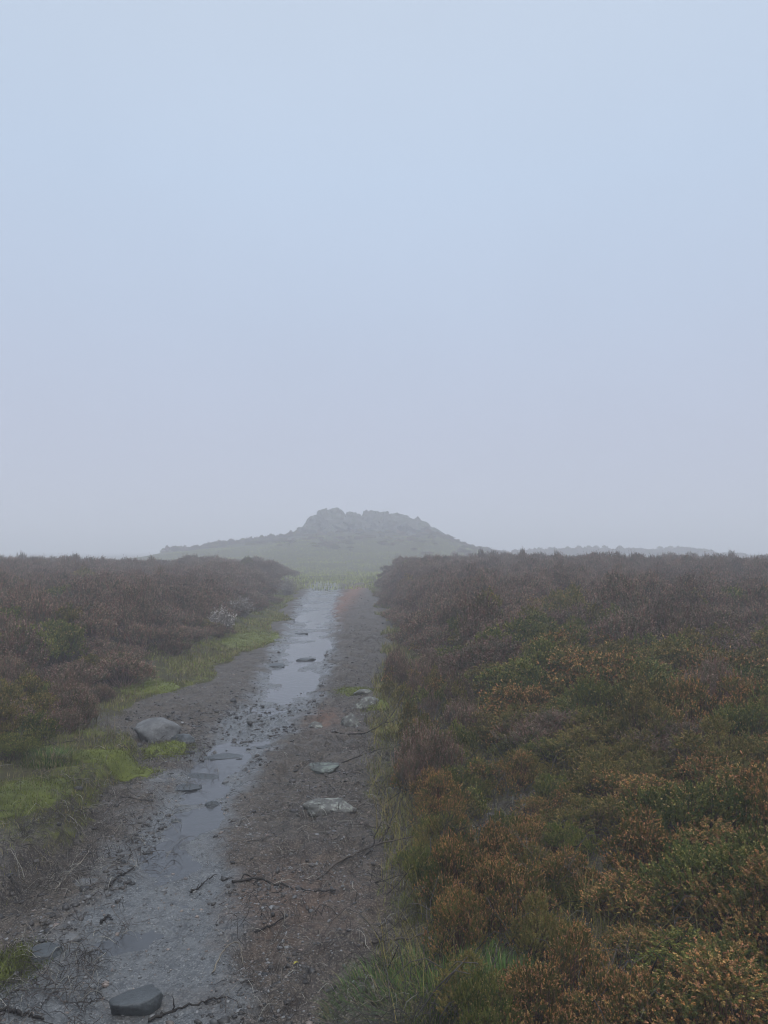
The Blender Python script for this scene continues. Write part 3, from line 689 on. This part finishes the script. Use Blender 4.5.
for (k, zone, side), L in groups.items(): order_labels(L, f"{LOOK[k]} heather bush {zone}{side}")
for n_, p in enumerate(solo):
    loc = (p['x'], p['y'], p['z']-.02); gname = f"{LOOK[p['k']]} heather bushes {p['zone']}{p['side']}"
    v = int(p['rz']*10) % 2; tl = (r.uniform(-.12, .12), r.uniform(-.12, .12), p['rz'])
    if p['y'] < 6.0:
        e = empty('heather_bush', loc); e.rotation_euler = tl; e.scale = (p['s'], p['s'], p['h'])
        tag(e, p['label'], 'heather', gname)
        for ch in near_protos[p['k']][v]:
            c = ch.copy(); C.objects.link(c); c.parent = e
    else:
        c = mid_protos[p['k']][v].copy(); C.objects.link(c); c.location = loc; c.rotation_euler = tl; c.scale = (p['s'], p['s'], p['h'])
        tag(c, p['label'], 'heather', gname)

# the rest of the heather, plus scrub on the hill shoulder and the far ridge: one mass
r = np.random.default_rng(12)
ext = []
def add_ext(n, f):
    for _ in range(n):
        q_ = f()
        if q_: ext.append(q_)
add_ext(260, lambda: dict(x=r.uniform(-25.5, -10), y=r.uniform(84, 95), s=r.uniform(.9, 1.8), h=r.uniform(.5, 1.7)))
add_ext(420, lambda: dict(x=r.uniform(15, 60), y=r.uniform(106, 120), s=r.uniform(1.3, 2.8), h=r.uniform(.7, 2.1)))
add_ext(90, lambda: dict(x=r.uniform(5, 15), y=r.uniform(82, 93), s=r.uniform(.9, 1.9), h=r.uniform(.4, 1.1)))
def slope():
    x = r.uniform(-24, 14); y = r.uniform(64, 89)
    return dict(x=x, y=y, s=r.uniform(.8, 2.0), h=r.uniform(.3, .9)) if gz(x, y) > 2.2-.07*max(x-1, 0)+1.6*float(fbm(x/4, y/4, 3, 95))-.12*max(x-2, 0) else None
add_ext(420, slope)
for p in ext: p['k'] = r.choice(['dark', 'dark', 'olive']); p['rz'] = r.uniform(0, 6.28)
allr = rest+ext
kinds = list(PAL); Pv = np.array([(p['x'], p['y'], 0) for p in allr]); Pv[:, 2] = ground(Pv[:, 0], Pv[:, 1])-.03
me = bpy.data.meshes.new('heather_cover'); me.from_pydata(Pv.tolist(), [], [])
def fattr(n, t, arr, dom='POINT'):
    a = me.attributes.new(n, t, dom); a.data.foreach_set('vector' if t == 'FLOAT_VECTOR' else 'value', np.ascontiguousarray(arr).ravel())
fattr('which', 'INT', np.array([kinds.index(p['k'])*2+int(p['rz']*10) % 2 for p in allr], np.int32))
fattr('turn', 'FLOAT_VECTOR', np.array([(r.uniform(-.12, .12), r.uniform(-.12, .12), p['rz']) for p in allr], np.float32))
fattr('size', 'FLOAT_VECTOR', np.array([(p['s'], p['s'], p['h']) for p in allr], np.float32))
hc = bpy.data.objects.new('heather_cover', me); C.objects.link(hc)
ng = bpy.data.node_groups.new('heather_cover', 'GeometryNodeTree')
ng.interface.new_socket('Geometry', in_out='INPUT', socket_type='NodeSocketGeometry'); ng.interface.new_socket('Geometry', in_out='OUTPUT', socket_type='NodeSocketGeometry')
gi = ng.nodes.new('NodeGroupInput'); go = ng.nodes.new('NodeGroupOutput'); jn = ng.nodes.new('GeometryNodeJoinGeometry'); L = ng.links.new
def named(n, t):
    a = ng.nodes.new('GeometryNodeInputNamedAttribute'); a.data_type = t; a.inputs['Name'].default_value = n; return a.outputs['Attribute']
for idx, (k, v) in enumerate([(k, v) for k in kinds for v in (0, 1)]):
    cmp_ = ng.nodes.new('FunctionNodeCompare'); cmp_.data_type = 'INT'; cmp_.operation = 'EQUAL'
    L(named('which', 'INT'), cmp_.inputs[2]); cmp_.inputs[3].default_value = idx
    oi = ng.nodes.new('GeometryNodeObjectInfo'); oi.inputs['Object'].default_value = mid_protos[k][v]; oi.inputs['As Instance'].default_value = True
    ip = ng.nodes.new('GeometryNodeInstanceOnPoints'); L(gi.outputs[0], ip.inputs['Points']); L(cmp_.outputs[0], ip.inputs['Selection'])
    L(oi.outputs['Geometry'], ip.inputs['Instance'])
    er = ng.nodes.new('FunctionNodeEulerToRotation'); L(named('turn', 'FLOAT_VECTOR'), er.inputs[0]); L(er.outputs[0], ip.inputs['Rotation'])
    L(named('size', 'FLOAT_VECTOR'), ip.inputs['Scale']); L(ip.outputs[0], jn.inputs[0])
L(jn.outputs[0], go.inputs[0]); md = hc.modifiers.new('scatter', 'NODES'); md.node_group = ng
tag(hc, 'unbroken cover of brown heather over the banks and up to the skyline', kind='stuff')
print('HEATHER solo', len(solo), 'rest', len(rest), 'view', len(vis))

# bare woody shrubs and a bleached bush
def woody(px, py, H, n, rad, col, label, seed, spread=.6, lift=0):
    p = at(px, py); r = np.random.default_rng(seed); base = np.array([p.x, p.y, p.z-.02]); e = empty('dead_heather', base)
    Ps = []; Rs = []; k = 7
    def grow(o, d, L, rr, lv):
        P = [o]
        for _ in range(k-1): d = nrm(d+r.normal(size=3)*.28+np.array([0, 0, .06])); P.append(P[-1]+d*L/(k-1))
        P = np.array(P); Ps.append(P); Rs.append(np.linspace(rr, rr*.4, k))
        if lv < 3:
            for _ in range(r.integers(2, 4)):
                j = r.integers(2, k); grow(P[j], nrm(d+r.normal(size=3)*.6), L*r.uniform(.45, .75), rr*.6, lv+1)
    for _ in range(n):
        a = r.uniform(0, 6.28); grow(np.array([0, 0, 0.]), nrm(np.array([math.cos(a)*spread, math.sin(a)*spread, 1])), H*.6, rad, 0)
    V, qd = tubes(np.array(Ps), np.array(Rs), 4)
    build('woody_stems', V, [qd], M_twig, col=np.array(col), parent=e); tag(e, label, 'dead heather'); return e
woody(447, 868, .32, 6, .0035, (.05, .042, .036), 'bare grey brown heather skeleton above the curved brown branch', 61, .9)
woody(472, 800, .34, 7, .0035, (.045, .038, .034), 'bare twiggy heather skeleton right of the broad pale stone', 62, .9)
woody(520, 905, .40, 5, .0032, (.11, .09, .07), 'pale bare heather skeleton among rust tipped bushes near the tuft', 63, .8)
woody(432, 735, .38, 8, .0035, (.07, .06, .055), 'bare grey heather skeleton right of the pale mossy stones', 64, .7)
woody(415, 655, .5, 7, .005, (.08, .066, .062), 'bare dark heather skeleton beside the path near the distant puddle', 65, .6)
woody(600, 1010, .40, 3, .003, (.13, .105, .08), 'pale bare heather skeleton at the bottom of the right bank', 66, .8)
woody(25, 838, .16, 7, .003, (.05, .042, .038), 'low bare root clump on the dark peat bank', 67, 1.8)
woody(60, 815, .14, 7, .003, (.09, .075, .065), 'low bare root clump at the top of the dark peat bank', 68, 1.8)
# bleached bush on the left skyline edge
def pale_bush(px, py, s, label, seed):
    p = at(px, py); e = empty('bleached_heather', p); r = np.random.default_rng(seed)
    k = 6; n = 110; b0 = np.stack([r.normal(0, .06, n), r.normal(0, .06, n), np.zeros(n)-.03], -1); a = r.uniform(0, 6.28, n); q_ = r.random(n)**.6
    e_ = np.stack([np.cos(a)*q_*.5, np.sin(a)*q_*.5, .75-.35*q_+r.normal(0, .08, n)], -1)*s; tt = np.linspace(0, 1, k)[None, :, None]
    mid = b0+(e_-b0)*np.array([.8, .8, .4]); S = (1-tt)**2*b0[:, None]+2*tt*(1-tt)*mid[:, None]+tt*tt*e_[:, None]
    S[:, 1:] += r.normal(size=(n, k-1, 3))*.02
    V, qd = tubes(S, np.repeat(np.linspace(.008, .003, k)[None], n, 0), 3)
    build('woody_stems', V, [qd], M_twig, col=np.array([.17, .14, .12]), parent=e)
    c = S[r.integers(0, n, 900), r.integers(3, k, 900)]+r.normal(size=(900, 3))*.02
    d = nrm(r.normal(size=(900, 3))); u = nrm(np.cross(d, r.normal(size=(900, 3))))
    Q = np.stack([c-d*.02, c+u*.008, c+d*.02, c-u*.008], 1).reshape(-1, 3)
    build('dry_flower_heads', Q, [quads(900)], M_floret, col=np.repeat(r.uniform(.7, 1.3, (900, 1))*np.array([.36, .32, .28]), 4, 0), parent=e)
    tag(e, label, 'heather'); return e
pale_bush(222, 632, .55, 'bleached pale heather bush at the lower edge of the left bank', 71)
pale_bush(240, 618, .6, 'bleached pale heather bush just beyond the other on the left bank', 72)
pale_bush(288, 596, .9, 'pale grey straggly bush at the far end of the left bank', 73)

# ------------------------------------------------------------------ the tor
TY = 90; TZ = 3.3
tor = empty('rock_outcrop', (0, TY, TZ)); tag(tor, 'weathered rock outcrop of stacked boulders crowning the misty hill', 'rock outcrop')
MT = 91/F
top = [(300,538,8),(304,531,9),(310,526,10),(316,519,11),(323,514,12),(330,511,11),(338,515,12),(347,514,11),(355,513,12),(363,517,12),(371,512,12),(380,512,11),(388,515,12),(397,514,12),(405,516,11),(413,519,12),(420,527,9),(426,535,10),(434,541,10),(442,545,9)]
r = np.random.default_rng(33)
def block(xm, ym, zb, zt, wx, dy, seed, lean=.14):
    V, Fc = stone_verts(4, (wx/2*1.2, dy/2*1.2, (zt-zb)/2*1.15), seed, facets=13, rough=.30)
    ledge = np.sin(V[:, 2]*3.5+V[:, 0]*.5+seed)                    # weathered bedding joints
    V[:, :2] *= (1+.09*np.sign(ledge)*np.abs(ledge)**.4)[:, None]
    o = build('boulder', V, [Fc], M_tor, smooth=False, parent=tor)
    o.location = (xm, ym-TY, (zb+zt)/2-TZ); o.rotation_euler = (r.uniform(-lean, lean), r.uniform(-lean, lean), r.uniform(-.6, .6))
for j, (px, py, wp) in enumerate(top):
    xm = (px-384)*MT; zt = CAMZ+(550-py)*MT; yb = TY+r.uniform(-1, 1.2); zb = gz(xm, yb)-1
    zt += r.uniform(-.25, .35) if 315 < px < 412 else -.1; w_ = wp*MT*r.uniform(1.5, 2.2); hgt = zt-zb
    if hgt > 2.6:
        zm = zb+hgt*r.uniform(.5, .66)
        block(xm+r.uniform(-.4, .4), yb-1, zb, zm+.5, w_*1.2, 4.5, 300+j); block(xm, yb, zm-.6, zt-.25, w_, 3.2, 340+j)
        for q_ in range(3): block(xm+r.uniform(-.9, .9), yb+r.uniform(-.6, .6), zt-1.2, zt+r.uniform(-.2, .3), r.uniform(.5, 1.3), r.uniform(.7, 1.4), 380+j*3+q_, .3)
        block(xm+r.uniform(-.9, .9), yb-2.8, zb, zb+1.5+hgt*r.uniform(.2, .45), w_*r.uniform(.5, 1.1), 2.4, 500+j, .3)
        block(xm+r.uniform(-.9, .9), yb-1.9, zb, zb+1+hgt*r.uniform(.45, .75), w_*r.uniform(.4, .8), 2, 540+j, .3)
    else: block(xm, yb, zb, zt, w_, 3.0, 300+j)
for j in range(16):                                                # fallen blocks on the slope below
    px = r.uniform(298, 440); dy = r.uniform(-7, -2.4); xm = (px-384)*MT; s = r.uniform(.4, 1.7); zg = gz(xm, TY+dy)
    block(xm, TY+dy, zg-.4, zg+s*.55, s*1.3, s, 620+j, .3)

# ------------------------------------------------------------------ haze
hz = 14; lo = float(Z.min())-1.0
X0, X1, Y0, Y1 = -460, 460, -460, 460
hv = np.array([(a, b, c) for a in (X0, X1) for b in (Y0, Y1) for c in (lo, hz)], float)
hq = np.array([(0,1,3,2),(4,6,7,5),(0,4,5,1),(2,3,7,6),(0,2,6,4),(1,5,7,3)])
m = bpy.data.materials.new('mist'); m.use_nodes = True; nt = m.node_tree; nt.nodes.clear()
ou = nt.nodes.new('ShaderNodeOutputMaterial'); pv = nt.nodes.new('ShaderNodeVolumePrincipled')
pv.inputs['Color'].default_value = (.99, .978, 1.0, 1); pv.inputs['Density'].default_value = .0102; pv.inputs['Density Attribute'].default_value = ''
pv.inputs['Anisotropy'].default_value = 0.0
nt.links.new(pv.outputs[0], ou.inputs['Volume']); 
try: m.cycles.homogeneous_volume = True
except Exception as ex: print('hv', ex)
o = build('haze', hv, [hq], m); tag(o, 'thick even mist lying over the whole moor', kind='stuff')

# ------------------------------------------------------------------ sky, sun
SUN_EL, SUN_AZ = math.radians(64), math.radians(150)
W = bpy.data.worlds.new('World'); sc.world = W; W.use_nodes = True; nt = W.node_tree; bg = nt.nodes['Background']
sky = nt.nodes.new('ShaderNodeTexSky'); sky.sky_type = 'NISHITA'; sky.sun_disc = False; sky.sun_elevation = SUN_EL; sky.sun_rotation = SUN_AZ
tc = nt.nodes.new('ShaderNodeTexCoord'); sp = nt.nodes.new('ShaderNodeSeparateXYZ'); nt.links.new(tc.outputs['Generated'], sp.inputs[0])
cr_ = nt.nodes.new('ShaderNodeValToRGB'); nt.links.new(sp.outputs[2], cr_.inputs[0])
E = cr_.color_ramp.elements
def sr(r_, g_, b_): return tuple(((v/255+.055)/1.055)**2.4 for v in (r_, g_, b_))+(1,)
E[0].position = 0.0; E[0].color = sr(186, 192, 214)
E[1].position = .62; E[1].color = sr(196, 211, 230)
e = E.new(1.0); e.color = tuple(v*2.3 for v in sr(196, 211, 230)[:3])+(1,)
e = E.new(.15); e.color = sr(186, 195, 217)
e = E.new(.30); e.color = sr(187, 202, 225)
e = E.new(.45); e.color = sr(190, 208, 231)
vs = nt.nodes.new('ShaderNodeVectorMath'); vs.operation = 'SCALE'; vs.inputs['Scale'].default_value = 10.8; nt.links.new(cr_.outputs[0], vs.inputs[0])
cn = noise(nt, tc.outputs['Generated'], 1.6, 3, .5)
vs2 = nt.nodes.new('ShaderNodeVectorMath'); vs2.operation = 'SCALE'; nt.links.new(vs.outputs[0], vs2.inputs[0]); nt.links.new(mrange(nt, cn, .3, .7, .965, 1.035), vs2.inputs['Scale'])
mx = mixc(nt, .93, sky.outputs[0], vs2.outputs[0]); nt.links.new(mx, bg.inputs['Color']); bg.inputs['Strength'].default_value = .1
sl = bpy.data.lights.new('sun', 'SUN'); sl.energy = 1.5; sl.angle = math.radians(50); sl.color = (1, .96, .92)
so = bpy.data.objects.new('sun', sl); C.objects.link(so)
dirv = Vector((math.sin(SUN_AZ)*math.cos(SUN_EL), math.cos(SUN_AZ)*math.cos(SUN_EL), math.sin(SUN_EL)))
so.rotation_euler = dirv.to_track_quat('Z', 'Y').to_euler(); so.location = (0, -5, 30)

# ------------------------------------------------------------------ camera & render
cd = bpy.data.cameras.new('camera'); cam = bpy.data.objects.new('camera', cd); C.objects.link(cam); sc.camera = cam
cd.sensor_fit = 'VERTICAL'; cd.sensor_height = 36; cd.lens = 36*F/1024; cd.clip_start = .05; cd.clip_end = 2000
cam.location = (0, 0, CAMZ); cam.rotation_euler = (math.pi/2+PITCH, 0, 0)
sc.view_settings.view_transform = 'Standard'; sc.view_settings.look = 'None'; sc.view_settings.exposure = 0; sc.view_settings.gamma = 1
cy = sc.cycles; cy.use_denoising = True; cy.pixel_filter_type = 'BLACKMAN_HARRIS'; cy.filter_width = 1.0; cy.max_bounces = 5; cy.diffuse_bounces = 2; cy.glossy_bounces = 2; cy.volume_bounces = 3; cy.transmission_bounces = 1
cy.caustics_reflective = False; cy.caustics_refractive = False; cy.sample_clamp_indirect = 4
